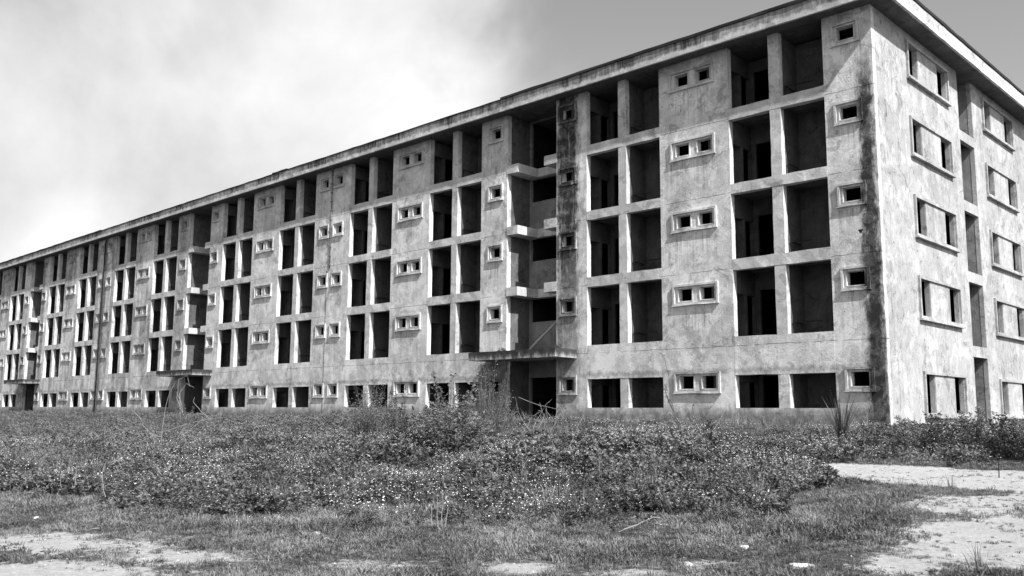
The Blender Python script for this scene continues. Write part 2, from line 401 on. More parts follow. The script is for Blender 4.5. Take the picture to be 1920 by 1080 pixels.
# ground sheet
def axis(c, lo, hi, n, k):
    t = np.linspace(-1, 1, n); s = np.sinh(t*k)/np.sinh(k); a = np.where(s < 0, c+s*(c-lo), c+s*(hi-c)); return a
gx = axis(6, -900, 700, 420, 6.0); gy = axis(-17, -500, 900, 420, 6.0)
GX, GY = np.meshgrid(gx, gy); GZ = H(GX, GY)
nb = len(gx); Vg = np.stack([GX.ravel(), GY.ravel(), GZ.ravel()], 1)
ii = (np.arange(len(gy)-1)[:, None]*nb+np.arange(nb-1)[None, :]).ravel()
Fg = np.stack([ii, ii+1, ii+1+nb, ii+nb], 1)
me = bpy.data.meshes.new('ground'); me.from_pydata(Vg.tolist(), [], Fg.tolist()); me.update()
at = me.attributes.new('bare', 'FLOAT', 'POINT'); at.data.foreach_set('value', bare(GX, GY).ravel().astype(np.float32))
for p in me.polygons: p.use_smooth = True
mg, t, b = mat('earth_and_sand', .95)
P, X, Y, Z = pos(t)
an = t.add('ShaderNodeAttribute', attribute_name='bare')
n1 = t.noise(P, 3.5, 8, .75, .4); n2 = t.noise(P, 22, 6, .75); n3 = t.noise(P, 90, 3, .7)
bm = t.ss(t.math('ADD', t.math('ADD', an.outputs['Fac'], t.math('MULTIPLY', t.math('SUBTRACT', n1, .5), 1.6)), t.math('MULTIPLY', t.math('SUBTRACT', n2, .5), 1.1)), .22, .62)
sand = t.math('MAXIMUM', .05, t.math('MULTIPLY', .42, t.math('ADD', -.98, t.math('ADD', t.math('MULTIPLY', n1, 1.0), t.math('ADD', t.math('MULTIPLY', n2, 1.5), t.math('MULTIPLY', n3, 1.4))))))
dirt = t.math('MULTIPLY', .07, t.math('ADD', .3, t.math('ADD', t.math('MULTIPLY', n2, .9), t.math('MULTIPLY', n1, .5))))
t.l.new(grey(t, t.mix(bm, dirt, sand)), b.inputs['Base Color'])
bp = t.add('ShaderNodeBump'); bp.inputs['Strength'].default_value = .9; bp.inputs['Distance'].default_value = .05
t.l.new(t.math('ADD', n2, t.math('MULTIPLY', n3, .5)), bp.inputs['Height']); t.l.new(bp.outputs[0], b.inputs['Normal'])
me.materials.append(mg)
ground = link('ground', me); ground['kind'] = 'structure'

# ------------------------------------------------------------------ the building
T = [2.14, 6.183, 9.203, 12.203, 15.2]         # opening heads per storey
B = [.9, 3.605, 6.622, 9.6, 12.644]            # opening sills per storey
WZ = [1.90, 5.41, 8.42, 11.425, 14.40]         # middle of the small windows
WT = .27                                       # wall thickness
UNITS = [(0.0, 1.0), (-32.72, 1.012), (-66.0, 1.0)]

# window prototypes: mesh data shared by every copy
def ring(mb, x0, x1, z0, z1, w, y0, y1, jit=.004):
    mb.box(x0, x1, y0, y1, z1-w, z1, jit, 3); mb.box(x0, x1, y0, y1, z0, z0+w, jit, 3)
    mb.box(x0, x0+w, y0+.003, y1, z0+w, z1-w, jit, 2); mb.box(x1-w, x1, y0+.003, y1, z0+w, z1-w, jit, 2)
def frame_meshes(hw, hh, openings):
    a = MB(); ring(a, -hw, hw, -hh, hh, .085, -.075, 0)
    s = MB(); s.box(-hw-.03, hw+.03, -.088, -.002, -hh-.02, -hh-.001, .006, 4)
    i = MB()
    for (x0, x1) in openings: ring(i, x0-.042, x1+.042, -.29, .29, .038, -.03, .05)
    return a.mesh('outer_frame', M_FRAME), s.mesh('sill', M_FRAME), i.mesh('inner_frame', M_FRAME)
SINGLE = frame_meshes(.515, .42, [(-.32, .32)]); DOUBLE = frame_meshes(1.055, .42, [(-.80, -.16), (.23, .87)])
DOUBLE_OP = [(-.80, -.16), (.23, .87)]
def window(kind, x, z):
    ms = SINGLE if kind == 's' else DOUBLE
    o = link('window', ms[0], building, Vector((x, 0, z))-BASE)
    link('sill', ms[1], o); link('inner_frame', ms[2], o)
    return o
GROUNDZ = -.6
def panel(x0, x1, wins, extra=[]):
    """full height wall panel between x0 < x1, wins: (kind, centre x)"""
    holes = list(extra); wl = []
    for k, cx in wins:
        for z in WZ:
            ops = [(-.32, .32)] if k == 's' else DOUBLE_OP
            for a, b_ in ops: holes.append((cx+a, cx+b_, z-.25, z+.25))
            wl.append((k, cx, z))
    part('wall_panel', grid_wall(x0, x1, GROUNDZ, 15.2, 0, WT, holes), M_WALL, ((x0+x1)/2, 0, 0))
    for k, cx, z in wl: window(k, cx, z)
def bay_pair(xr1, xl1, xr2, xl2):
    """two openings (right one xl1..xr1, left one xl2..xr2) with the post between; x right > left"""
    cx = (xr1+xl2)/2
    for k in range(4):                          # beams over storeys 0..3
        z0, z1 = T[k], B[k+1]
        part('spandrel' if k == 0 else 'balcony_beam', MB().box(xl2, xr1, 0 if k == 0 else -.004, WT, z0, z1, .010, 9), M_WALL if k == 0 else M_BEAM, (cx, 0, z0))
    for k in range(5):
        part('post', MB().box(xr2, xl1, .003, WT, B[k], T[k], .007, 8), M_BEAM, ((xr2+xl1)/2, 0, B[k]))
    part('parapet', MB().box(xl2, xr1, .003, WT, GROUNDZ, B[0], .0, 1), M_WALL, (cx, 0, .15))
    D = 1.45
    for k in range(5):
        fz = B[k]-.10 if k else .2; cz = T[k]+.12 if k < 4 else 15.1
        # right balcony: solid side and back wall, remains of a railing
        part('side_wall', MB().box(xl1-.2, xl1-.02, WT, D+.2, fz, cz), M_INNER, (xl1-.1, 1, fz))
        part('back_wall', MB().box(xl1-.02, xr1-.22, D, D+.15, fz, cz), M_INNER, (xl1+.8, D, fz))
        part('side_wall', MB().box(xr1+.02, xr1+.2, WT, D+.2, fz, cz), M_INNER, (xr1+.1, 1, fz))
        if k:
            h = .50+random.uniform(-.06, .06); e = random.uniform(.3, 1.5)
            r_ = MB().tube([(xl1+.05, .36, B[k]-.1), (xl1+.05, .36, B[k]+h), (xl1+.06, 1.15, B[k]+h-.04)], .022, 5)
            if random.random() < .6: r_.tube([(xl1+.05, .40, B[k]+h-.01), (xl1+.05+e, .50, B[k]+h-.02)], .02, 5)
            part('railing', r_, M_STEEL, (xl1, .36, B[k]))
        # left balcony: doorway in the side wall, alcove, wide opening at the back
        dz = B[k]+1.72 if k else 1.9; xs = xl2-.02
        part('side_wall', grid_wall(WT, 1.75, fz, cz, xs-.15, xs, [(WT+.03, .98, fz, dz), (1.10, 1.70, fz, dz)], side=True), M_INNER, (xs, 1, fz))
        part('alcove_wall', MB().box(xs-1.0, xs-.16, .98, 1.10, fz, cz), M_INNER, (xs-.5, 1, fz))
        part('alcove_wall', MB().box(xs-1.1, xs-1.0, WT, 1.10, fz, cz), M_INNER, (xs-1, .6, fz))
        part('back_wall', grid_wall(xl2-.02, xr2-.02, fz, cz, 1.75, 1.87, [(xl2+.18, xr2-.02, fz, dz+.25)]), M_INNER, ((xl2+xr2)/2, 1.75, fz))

REC = 1.6
def recess(x0, x1, u):
    """open stair recess between x0 < x1"""
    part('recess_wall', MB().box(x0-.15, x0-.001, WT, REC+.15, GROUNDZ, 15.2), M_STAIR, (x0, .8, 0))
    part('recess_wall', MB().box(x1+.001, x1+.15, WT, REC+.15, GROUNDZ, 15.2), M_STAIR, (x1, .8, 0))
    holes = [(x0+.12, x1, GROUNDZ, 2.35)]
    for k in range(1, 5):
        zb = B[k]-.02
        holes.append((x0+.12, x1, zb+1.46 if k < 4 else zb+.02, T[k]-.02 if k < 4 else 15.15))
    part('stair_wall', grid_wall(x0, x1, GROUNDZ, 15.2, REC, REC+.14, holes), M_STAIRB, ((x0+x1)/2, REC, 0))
    for k in range(2, 5):
        z1 = B[k]-.01; z0 = z1-.42
        part('landing', MB().box(x0+.001, x0+.73, -.03, REC-.002, z0, z1, .005, 6), M_BEAM, (x0+.36, 0, z0))
        part('landing', MB().box(x1-.76, x1-.001, -.012, REC-.002, z0-.01, z1+.01, .005, 6), M_BEAM, (x1-.36, 0, z0))
        part('landing_beam', MB().box(x0+.731, x1-.761, REC-.22, REC-.003, z0, z1, .005, 6), M_BEAM, ((x0+x1)/2, REC, z0))
    # entrance canopy
    c0, c1 = x0-1.07, x1+1.2
    part('canopy', MB().box(c0, c1, -1.45, -.001, 3.08, 3.46, .014, 16), M_CANOPY, ((c0+c1)/2, -.7, 3.08))
    part('canopy_floor', MB().box(x0+.002, x1-.002, .0, REC-.004, 3.10, 3.45, .0, 1), M_CANOPY, ((c0+c1)/2, .7, 3.08))

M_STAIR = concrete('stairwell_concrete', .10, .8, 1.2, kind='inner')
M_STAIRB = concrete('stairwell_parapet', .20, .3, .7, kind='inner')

for ui, (ox, sc) in enumerate(UNITS):
    g = lambda x: ox + x*sc
    end = g(-32.75) if ui == 2 else UNITS[ui+1][0]
    vents = [(-1.02, -.60, .14, .31), (-.78, -.66, 6.98, 7.05), (-.80, -.62, 7.05, 7.11)] if ui == 0 else []
    panel(g(-1.82), g(0)-(.002 if ui else 0), [('s', g(-.95 if ui == 0 else -.80))], vents)
    bay_pair(g(-1.82), g(-3.57), g(-4.01), g(-5.78))
    panel(g(-9.08), g(-5.78), [('d', g(-7.475))], [(g(-8.6), g(-8.35), .16, .27)])
    bay_pair(g(-9.08), g(-10.84), g(-11.26), g(-13.04))
    panel(g(-14.85), g(-13.04), [('s', g(-14.15))])
    recess(g(-18.03), g(-14.85), ui)
    panel(g(-19.85), g(-18.03), [('s', g(-18.82))], [(g(-18.9), g(-18.7), .15, .28)])
    bay_pair(g(-19.85), g(-21.63), g(-22.04), g(-23.82))
    panel(g(-26.99), g(-23.82), [('d', g(-25.40))], [(g(-26.6), g(-26.4), .15, .27)])
    bay_pair(g(-26.99), g(-28.77), g(-29.19), g(-30.93))
    panel(end, g(-30.93), [('s', g(-32.08))], [(g(-31.5), g(-31.3), .15, .26)])
X_END = UNITS[2][0]-32.75

# floors, partitions, rear walls
for k in range(0, 5):
    z1 = B[k]-.06 if k else .17; z0 = z1-.28 if k else -.4
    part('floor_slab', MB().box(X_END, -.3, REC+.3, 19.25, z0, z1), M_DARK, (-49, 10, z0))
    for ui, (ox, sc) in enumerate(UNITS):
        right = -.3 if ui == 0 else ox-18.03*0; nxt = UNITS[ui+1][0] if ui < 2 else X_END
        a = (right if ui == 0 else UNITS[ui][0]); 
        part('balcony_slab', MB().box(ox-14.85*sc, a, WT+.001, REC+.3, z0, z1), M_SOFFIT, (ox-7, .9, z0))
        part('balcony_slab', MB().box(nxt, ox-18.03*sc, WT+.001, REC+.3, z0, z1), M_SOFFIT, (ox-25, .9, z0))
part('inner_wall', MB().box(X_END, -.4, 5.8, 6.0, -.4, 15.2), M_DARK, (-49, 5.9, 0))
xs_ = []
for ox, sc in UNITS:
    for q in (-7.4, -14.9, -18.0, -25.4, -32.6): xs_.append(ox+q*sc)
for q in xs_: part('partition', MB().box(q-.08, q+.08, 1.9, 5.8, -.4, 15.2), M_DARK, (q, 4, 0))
part('rear_wall', MB().box(X_END, -.3, 19.25, 19.5, GROUNDZ, 15.2), M_SIDE, (-49, 19.4, 0))
part('end_wall', MB().box(X_END-.25, X_END, 0, 19.5, GROUNDZ, 15.2), M_SIDE, (X_END, 9, 0))

# side wall (gable) with its windows and the slot of small balconies
SW = [(3.17, 7.61), (11.98, 16.42)]
STp = [2.257, 5.768, 8.823, 11.859, 14.863]; SBp = [.624, 4.18, 7.243, 10.345, 13.377]
holes = []; SL0, SL1 = 8.86, 10.64
for (a, b_) in SW:
    for k in range(5):
        holes.append((a+.14, a+1.14, SBp[k]+.13, STp[k]-.1)); holes.append((b_-1.18, b_-.14, SBp[k]+.13, STp[k]-.1))
slz = [(GROUNDZ, 3.06), (3.51, 6.16), (6.6, 9.17), (9.62, 12.23), (12.66, 15.2)]
for z0, z1 in slz: holes.append((SL0, SL1, z0, z1))
side_holes = holes+[(1.02, 1.09, 11.28, 11.44)]
for (yy, zz) in ((1.1, 6.7), (3.33, 6.69), (5.39, 6.71), (7.26, 6.64), (12.12, 6.7), (14.15, 6.75), (5.4, 11.31), (14.2, 11.3), (5.4, 5.3)):
    if zz < 7 and zz > 6: side_holes.append((yy-.035, yy+.035, zz-.04, zz+.04))
part('gable_wall', grid_wall(WT, 19.5, GROUNDZ, 15.2, -.18, 0, side_holes, side=True), M_SIDE, (0, 9.75, 0))
part('corner_cap', MB().box(-.18, 0, WT-.001, WT, GROUNDZ, 15.0), M_SIDE, (0, .2, 0))
def ring_s(mb, y0, y1, z0, z1, w, x0, x1):
    j = .004
    mb.box(x0, x1, y0, y1, z1-w, z1, j, 5); mb.box(x0, x1, y0, y1, z0, z0+w, j, 5)
    mb.box(x0, x1-.003, y0, y0+w, z0+w, z1-w, j, 3); mb.box(x0, x1-.003, y1-w, y1, z0+w, z1-w, j, 3)
for (a, b_) in SW:
    for k in range(5):
        zc = (STp[k]+SBp[k])/2; hh = (STp[k]-SBp[k])/2; yc = (a+b_)/2; hw = (b_-a)/2
        fr = MB(); ring_s(fr, -hw, hw, -hh, hh, .105, .002, .09)
        o = link('window', fr.mesh('outer_frame', M_SIDE), building, Vector((0, yc, zc))-BASE)
        link('sill', MB().box(.002, .15, -hw-.03, hw+.03, -hh-.06, -hh-.001, .005, 6).mesh('sill', M_SIDE), o)
        link('infill_panel', MB().box(.001, .022, -hw+1.16, hw-1.2, -hh+.09, hh-.09, .002, 3).mesh('infill_panel', M_SIDE), o)
# slot: side walls, back wall with a doorway, slabs
part('slot_wall', MB().box(-1.7, -.18, SL0-.15, SL0-.01, GROUNDZ, 15.2), M_STAIRB, (-1, SL0, 0))
part('slot_wall', MB().box(-1.7, -.18, SL1+.01, SL1+.15, GROUNDZ, 15.2), M_STAIRB, (-1, SL1, 0))
sh = [(SL0+.1, SL1-.35, B[k]+.75 if k else GROUNDZ, B[k]+2.35 if k else 2.2) for k in range(5)]
part('slot_wall', grid_wall(SL0-.15, SL1+.15, GROUNDZ, 15.2, -1.85, -1.70, sh, side=True), M_STAIRB, (-1.8, 9.7, 0))
for k in range(1, 5):
    part('slot_slab', MB().box(-1.7, -.181, SL0-.005, SL1+.005, slz[k][0]-.35, slz[k][0]-.04), M_STAIRB, (-1, 9.7, slz[k][0]))
part('partition', MB().box(-4.6, -4.4, WT+1.7, 19.25, -.4, 15.2), M_DARK, (-4.5, 9, 0))
part('partition', MB().box(-4.4, -.3, 7.9, 8.05, -.4, 15.2), M_DARK, (-3, 8, 0))
part('partition', MB().box(-4.4, -.3, 11.5, 11.65, -.4, 15.2), M_DARK, (-3, 11.5, 0))

# roof slab, fascia, tarred edge
EX, EY = .81, -.68
part('roof_slab', MB().box(X_END-1, EX-.10, EY+.10, 20.3, 15.202, 15.72), M_SOFFIT, (-49, 10, 15.2))
xf = [EX, -6.2, -12.0, -17.87, -25, -32.72, -37.95, -45, -52, -59, -66.0, -74, -82, -90, X_END-1]
for i in range(len(xf)-1):
    a, b_ = xf[i+1], xf[i]
    part('fascia', MB().box(a+.004, b_, EY, EY+.10, 15.19, 15.76, .006, max(4, int((b_-a)/.5))), M_FASCIA, ((a+b_)/2, EY, 15.19))
yf = [EY+.101, 5, 11, 20.3]
for i in range(3):
    part('fascia', MB().box(EX-.10, EX, yf[i], yf[i+1]-.004, 15.19, 15.76, .006, 12), M_FASCIA, (EX, (yf[i]+yf[i+1])/2, 15.19))
for (a, b_, h, o_) in ((-17.87, EX+.04, .13, .045), (-36.9, -17.9, .05, .03), (-38.6, -36.92, .12, .03), (-65.84, -38.62, .05, .03), (X_END-1, -65.86, .10, .04)):
    part('roof_edge', MB().box(a, b_, EY-o_, EY+.3, 15.775, 15.765+h, .012, max(3, int((b_-a)/.7))), M_TAR, ((a+b_)/2, EY, 15.7))
part('roof_edge', MB().box(EX-.3, EX+.045, EY+.31, 20.3, 15.775, 15.90, .010, 30), M_TAR, (EX, 9, 15.7))
part('roof_edge', MB().box(-17, EX-.6, EY+.9, EY+1.1, 15.72, 15.90, .012, 20), M_TAR, (-8, EY, 15.7))

# pipes at the two expansion joints
j1, j2 = -32.80, -66.12
part('drain_pipe', MB().tube([(j1, -.05, 15.15), (j1, -.05, 14.2), (j1+.01, -.05, 12), (j1, -.05, 9.1)], .035, 8), M_PIPE, (j1, 0, 9), smooth=True)
for z in np.arange(9.3, 15, .55): part('pipe_clip', MB().box(j1-.07, j1+.07, -.11, 0, z, z+.06), M_PIPE, (j1, 0, z))
part('drain_pipe', MB().tube([(j2+.6, -.3, 14.95), (j2+.35, -.25, 14.7), (j2+.05, -.12, 14.3), (j2, -.12, 12), (j2+.02, -.12, 6), (j2, -.12, .2)], .05, 8), M_STEEL, (j2, 0, 1), smooth=True)
# electric conduit running beside the first joint
part('expansion_joint', MB().box(j1-.34, j1-.30, -.012, -.001, .3, 9.0), M_INNER, (j1, 0, 3))
#@@VEG

# ------------------------------------------------------------------ plants
def leaf_quads(V, Fc, c, d1, d2, L, Wd, bend=.25):
    """one leaf: pointed, folded along the middle, 4 triangles as 2 quads"""
    c = np.array(c); d1 = np.array(d1); d2 = np.array(d2); n = np.cross(d1, d2)
    i = len(V)
    V += [c, c+d1*L*.5+d2*Wd*.5+n*L*.08, c+d1*L-n*L*bend, c+d1*L*.5-d2*Wd*.5+n*L*.08, c+d1*L*.55-n*L*.02]
    Fc += [[i, i+1, i+4], [i+1, i+2, i+4], [i, i+4, i+3], [i+4, i+2, i+3]]
def rnd_dir(r, upb):
    a = r.uniform(0, 2*math.pi); z = r.uniform(upb-.5, upb+.5); z = max(-.95, min(.95, z)); q = math.sqrt(1-z*z)
    return np.array([math.cos(a)*q, math.sin(a)*q, z])
def perp(d, r):
    q = np.cross(d, rnd_dir(r, 0)); return q/np.linalg.norm(q)
PROTO = bpy.data.collections.new('plant_prototypes')
def proto_coll(name, meshes):
    c = bpy.data.collections.new(name)
    for i, me in enumerate(meshes):
        o = bpy.data.objects.new('%s_%02d' % (name, i), me); c.objects.link(o)
    return c
def weed_mesh(r, n, rad, h, L, m, leafup=.35):
    V = []; Fc = []
    ns = max(4, n//12)
    for s in range(ns):
        a = r.uniform(0, 6.283); q = rad*math.sqrt(r.random()); bx, by = q*math.cos(a)*.5, q*math.sin(a)*.5
        tip = np.array([q*math.cos(a), q*math.sin(a), h*r.uniform(.55, 1.0)*(1-.35*(q/rad)**2)]); b0 = np.array([bx, by, 0])
        w = .004; i = len(V); side = np.array([w, w, 0])
        V += [b0-side, b0+side, tip+side*.5, tip-side*.5]; Fc.append([i, i+1, i+2, i+3])
        for k in range(max(6, n//ns)):
            t_ = r.uniform(.25, 1.03)**.7; p = b0+(tip-b0)*t_ + np.array([r.uniform(-1, 1), r.uniform(-1, 1), r.uniform(-1, 1)])*rad*.12
            d1 = rnd_dir(r, leafup*.6); d2 = perp(d1, r)
            if abs(d2[2]) > .6: d2 = perp(d1, r)
            LL = L*r.uniform(.6, 1.25); leaf_quads(V, Fc, p, d1, d2, LL, LL*r.uniform(.38, .6))
    return mesh_from('weed', V, Fc, m)
def grass_mesh(r, n, rad, h, m, lean=.5, w=.006):
    V = []; Fc = []
    for k in range(n):
        a = r.uniform(0, 6.283); q = rad*math.sqrt(r.random()); b0 = np.array([q*math.cos(a), q*math.sin(a), 0])
        dr = np.array([math.cos(a+r.uniform(-1, 1)), math.sin(a+r.uniform(-1, 1)), 0]); hh = h*r.uniform(.4, 1); ln = hh*lean*r.uniform(.1, 1.2)
        sd_ = np.array([-dr[1], dr[0], 0])*w*r.uniform(.6, 1.4); i = len(V)
        V += [b0-sd_, b0+sd_, b0+dr*ln*.35+[0, 0, hh*.6]+sd_*.8, b0+dr*ln*.35+[0, 0, hh*.6]-sd_*.8, b0+dr*ln+[0, 0, hh]]
        Fc += [[i, i+1, i+2, i+3], [i+3, i+2, i+4]]
    return mesh_from('grass', V, Fc, m)
def flower_mesh(r, n, rad, m):
    V = []; Fc = []
    for k in range(n):
        a = r.uniform(0, 6.283); q = rad*math.sqrt(r.random()); c = np.array([q*math.cos(a), q*math.sin(a), r.uniform(-.08, .06)])
        s = r.uniform(.007, .0135); i = len(V)
        for dx, dy, dz in ((1, 0, 0), (0, 1, 0), (-1, 0, 0), (0, -1, 0), (0, 0, .7), (0, 0, -.5)): V.append(c+np.array([dx, dy, dz])*s)
        for q_ in ((0, 1, 4), (1, 2, 4), (2, 3, 4), (3, 0, 4), (1, 0, 5), (2, 1, 5), (3, 2, 5), (0, 3, 5)): Fc.append([i+t_ for t_ in q_])
    return mesh_from('flower', V, Fc, m)

def scatter(name, label, cat, coll, pts, scl, rotz=None, tilt=.15):
    n = len(pts)
    me = bpy.data.meshes.new(name); me.from_pydata(pts.tolist(), [], []); me.update()
    a = me.attributes.new('rot', 'FLOAT_VECTOR', 'POINT'); rr = np.stack([rng.normal(0, tilt, n), rng.normal(0, tilt, n), rng.uniform(0, 6.283, n)], 1)
    a.data.foreach_set('vector', rr.ravel().astype(np.float32))
    a = me.attributes.new('scl', 'FLOAT', 'POINT'); a.data.foreach_set('value', np.asarray(scl, np.float32))
    a = me.attributes.new('idx', 'INT', 'POINT'); a.data.foreach_set('value', rng.integers(0, len(coll.objects), n).astype(np.int32))
    o = link(name, me)
    ng = bpy.data.node_groups.new(name+'_nodes', 'GeometryNodeTree')
    ng.interface.new_socket('Geometry', in_out='INPUT', socket_type='NodeSocketGeometry'); ng.interface.new_socket('Geometry', in_out='OUTPUT', socket_type='NodeSocketGeometry')
    N = ng.nodes; L = ng.links
    gi = N.new('NodeGroupInput'); go = N.new('NodeGroupOutput'); ip = N.new('GeometryNodeInstanceOnPoints'); ci = N.new('GeometryNodeCollectionInfo')
    ci.inputs[0].default_value = coll; ci.inputs['Separate Children'].default_value = True; ci.inputs['Reset Children'].default_value = True
    def na(nm, ty):
        q = N.new('GeometryNodeInputNamedAttribute'); q.data_type = ty; q.inputs[0].default_value = nm; return q.outputs[0]
    L.new(gi.outputs[0], ip.inputs['Points']); L.new(ci.outputs[0], ip.inputs['Instance']); ip.inputs['Pick Instance'].default_value = True
    L.new(na('idx', 'INT'), ip.inputs['Instance Index']); L.new(na('rot', 'FLOAT_VECTOR'), ip.inputs['Rotation']); L.new(na('scl', 'FLOAT'), ip.inputs['Scale'])
    L.new(ip.outputs[0], go.inputs[0])
    md = o.modifiers.new('scatter', 'NODES'); md.node_group = ng
    o['kind'] = 'stuff'; o['label'] = label; o['category'] = cat
    return o

rr_ = random.Random(3)
def outside_building(x, y): return ~((x < .35) & (y > -.35))
def sample(n, x0, x1, y0, y1):
    x = rng.uniform(x0, x1, n); y = rng.uniform(y0, y1, n); k = outside_building(x, y); return x[k], y[k]
ss_ = lambda t: np.clip(t, 0, 1)**2*(3-2*np.clip(t, 0, 1))
def cdist(x, y): return np.hypot(x-CAM[0], y-CAM[1])
def weediness(x, y):
    """1 where the leafy weeds stand, 0 in the mown grass of the foreground"""
    u, v = pix(x, y, H(x, y)); n = vn(x, y, .55, 2)
    lim = np.interp(u, [-400, 0, 250, 480, 700, 950, 1250, 1450, 1560, 1620, 3000], [915, 945, 965, 1000, 1005, 1015, 1000, 985, 915, 868, 872])
    w = ss_((lim+12-v+30*n)/64)
    return w*(1-bare(x, y))
def inview(x, y, mg=140):
    dx, dy = x-CAM[0], y-CAM[1]; c = dx*FX[0]+dy*FX[1]; u, v = pix(x, y, H(x, y))
    return (c > 3) & (u > -mg-260) & (u < 1920+mg+420)

# leafy weeds, near part
weeds = proto_coll('weed', [weed_mesh(rr_, 72, .30, .42, .080, M_LEAF) for _ in range(5)] + [weed_mesh(rr_, 66, .28, .36, .095, M_LEAFD) for _ in range(4)])
X1, Y1 = sample(70000, -26, 26, -30, 6); k = inview(X1, Y1); X1, Y1 = X1[k], Y1[k]
w = weediness(X1, Y1); clump = .72+.5*vn(X1, Y1, .8, 3)
edge_strip = (Y1 > -9.0) & (X1 > -2)
keep = rng.random(len(X1)) < np.clip(w**1.3*np.clip(clump, .25, 1)*1.0, 0, 1)
X1, Y1 = X1[keep], Y1[keep]; hs = .68+.42*vn(X1, Y1, .5, 4)+.2*vn(X1, Y1, 1.6, 9)+rng.uniform(-.15, .22, len(X1))
hs = np.clip(hs, .32, 1.45); near_wall = ss_((Y1+9)/4)*ss_((X1+20)/6)*(1-ss_((X1+1)/1.5)); mound = np.exp(-((X1+1)/6)**2-((Y1+14)/4.5)**2)
hs = hs*(1-.48*near_wall)*(1+.55*mound)*(1+.25*(vn(X1, Y1, 1.1, 8) > .45)); hs = np.where((Y1 > -8) & (X1 > -.5), hs*.88, hs)
hs = hs*(.42+.58*weediness(X1, Y1)**.7)
scatter('weeds', 'dense low leafy weeds covering the ground before the building', 'weeds', weeds, np.stack([X1, Y1, H(X1, Y1)-.02], 1), hs)
# far weeds, larger and sparser
wf = proto_coll('far_weed', [weed_mesh(rr_, 60, .55, .5, .12, M_LEAF) for _ in range(4)])
X2, Y2 = sample(52000, -130, -18, -60, 40); k = inview(X2, Y2) & (Y2 < 0)
X2, Y2 = X2[k], Y2[k]; X2b, Y2b = sample(16000, .6, 110, -8, 120); k = (Y2b > 4) | (X2b > 24); X2 = np.r_[X2, X2b[k]]; Y2 = np.r_[Y2, Y2b[k]]
scatter('far_weeds', 'rough weeds along the far end of the building', 'weeds', wf, np.stack([X2, Y2, H(X2, Y2)-.03], 1), rng.uniform(.5, 1.0, len(X2)))
# grass: short in front, also between the weeds and thinly on the bare sand
gr = proto_coll('grass', [grass_mesh(rr_, 40, .16, .12, M_GRASS, 1.3, .008) for _ in range(6)] + [weed_mesh(rr_, 34, .15, .10, .045, M_LEAF) for _ in range(3)])
X3, Y3 = sample(150000, -14, 24, -31, -2); k = inview(X3, Y3); X3, Y3 = X3[k], Y3[k]
bb = bare(X3, Y3); w = weediness(X3, Y3); dn_ = (1-ss_((bb-.0)/.85))*(1-.8*w)+.30*(vn(X3, Y3, 2.2, 5) > .15)+.09; keep = rng.random(len(X3)) < dn_*.75
X3, Y3, bb = X3[keep], Y3[keep], bb[keep]
scatter('grass', 'short patchy grass growing over sandy soil in the foreground', 'grass', gr, np.stack([X3, Y3, H(X3, Y3)-.01], 1), rng.uniform(.45, 1.0, len(X3))*(1-.60*np.clip(bb, 0, 1))*(.8+.3*vn(X3, Y3, .7, 1)), tilt=.2)
tg = proto_coll('tall_grass', [grass_mesh(rr_, 26, .18, .55, M_GRASS, .7, .006) for _ in range(5)])
X4, Y4 = sample(9000, -20, 22, -29, -1); k = inview(X4, Y4); X4, Y4 = X4[k], Y4[k]
keep = (rng.random(len(X4)) < .22*np.clip(vn(X4, Y4, .6, 6)+.3, 0, 1)*(1-bare(X4, Y4))); X4, Y4 = X4[keep], Y4[keep]
scatter('tall_grass', 'thin taller grass stalks mixed through the weeds', 'grass', tg, np.stack([X4, Y4, H(X4, Y4)], 1), rng.uniform(.5, 1.15, len(X4))*np.where(weediness(X4, Y4) > .5, 1, .5))
# small white flowers over the weeds
fl = proto_coll('flower', [flower_mesh(rr_, 5, .25, M_FLOWER) for _ in range(6)])
fi = rng.random(len(X1)) < np.clip(.22*np.clip(vn(X1, Y1, .45, 7)+.55, 0, 1.4), 0, 1)
scatter('white_flowers', 'tiny white flowers sprinkled over the weeds', 'flowers', fl, np.stack([X1[fi], Y1[fi], H(X1[fi], Y1[fi])+.40*hs[fi]], 1), rng.uniform(.7, 1.3, fi.sum()))
# pebbles on the sand
def pebble(r):
    V = []; s = 1
    for (x, y, z) in ((1, 0, 0), (-1, 0, 0), (0, 1, 0), (0, -1, 0), (0, 0, 1), (0, 0, -1)): V.append((x*r.uniform(.7, 1.2), y*r.uniform(.6, 1), z*r.uniform(.4, .7)))
    return mesh_from('pebble', V, [[0, 2, 4], [2, 1, 4], [1, 3, 4], [3, 0, 4], [2, 0, 5], [1, 2, 5], [3, 1, 5], [0, 3, 5]], M_STONE)
pb = proto_coll('pebble', [pebble(rr_) for _ in range(5)])
X5, Y5 = sample(26000, -6, 24, -30, -5); k = inview(X5, Y5); X5, Y5 = X5[k], Y5[k]; k = rng.random(len(X5)) < bare(X5, Y5)*.6+.01; X5, Y5 = X5[k], Y5[k]
scatter('pebbles', 'small pale pebbles scattered on the bare sandy ground', 'pebbles', pb, np.stack([X5, Y5, H(X5, Y5)], 1), .006+.02*rng.random(len(X5))**3)

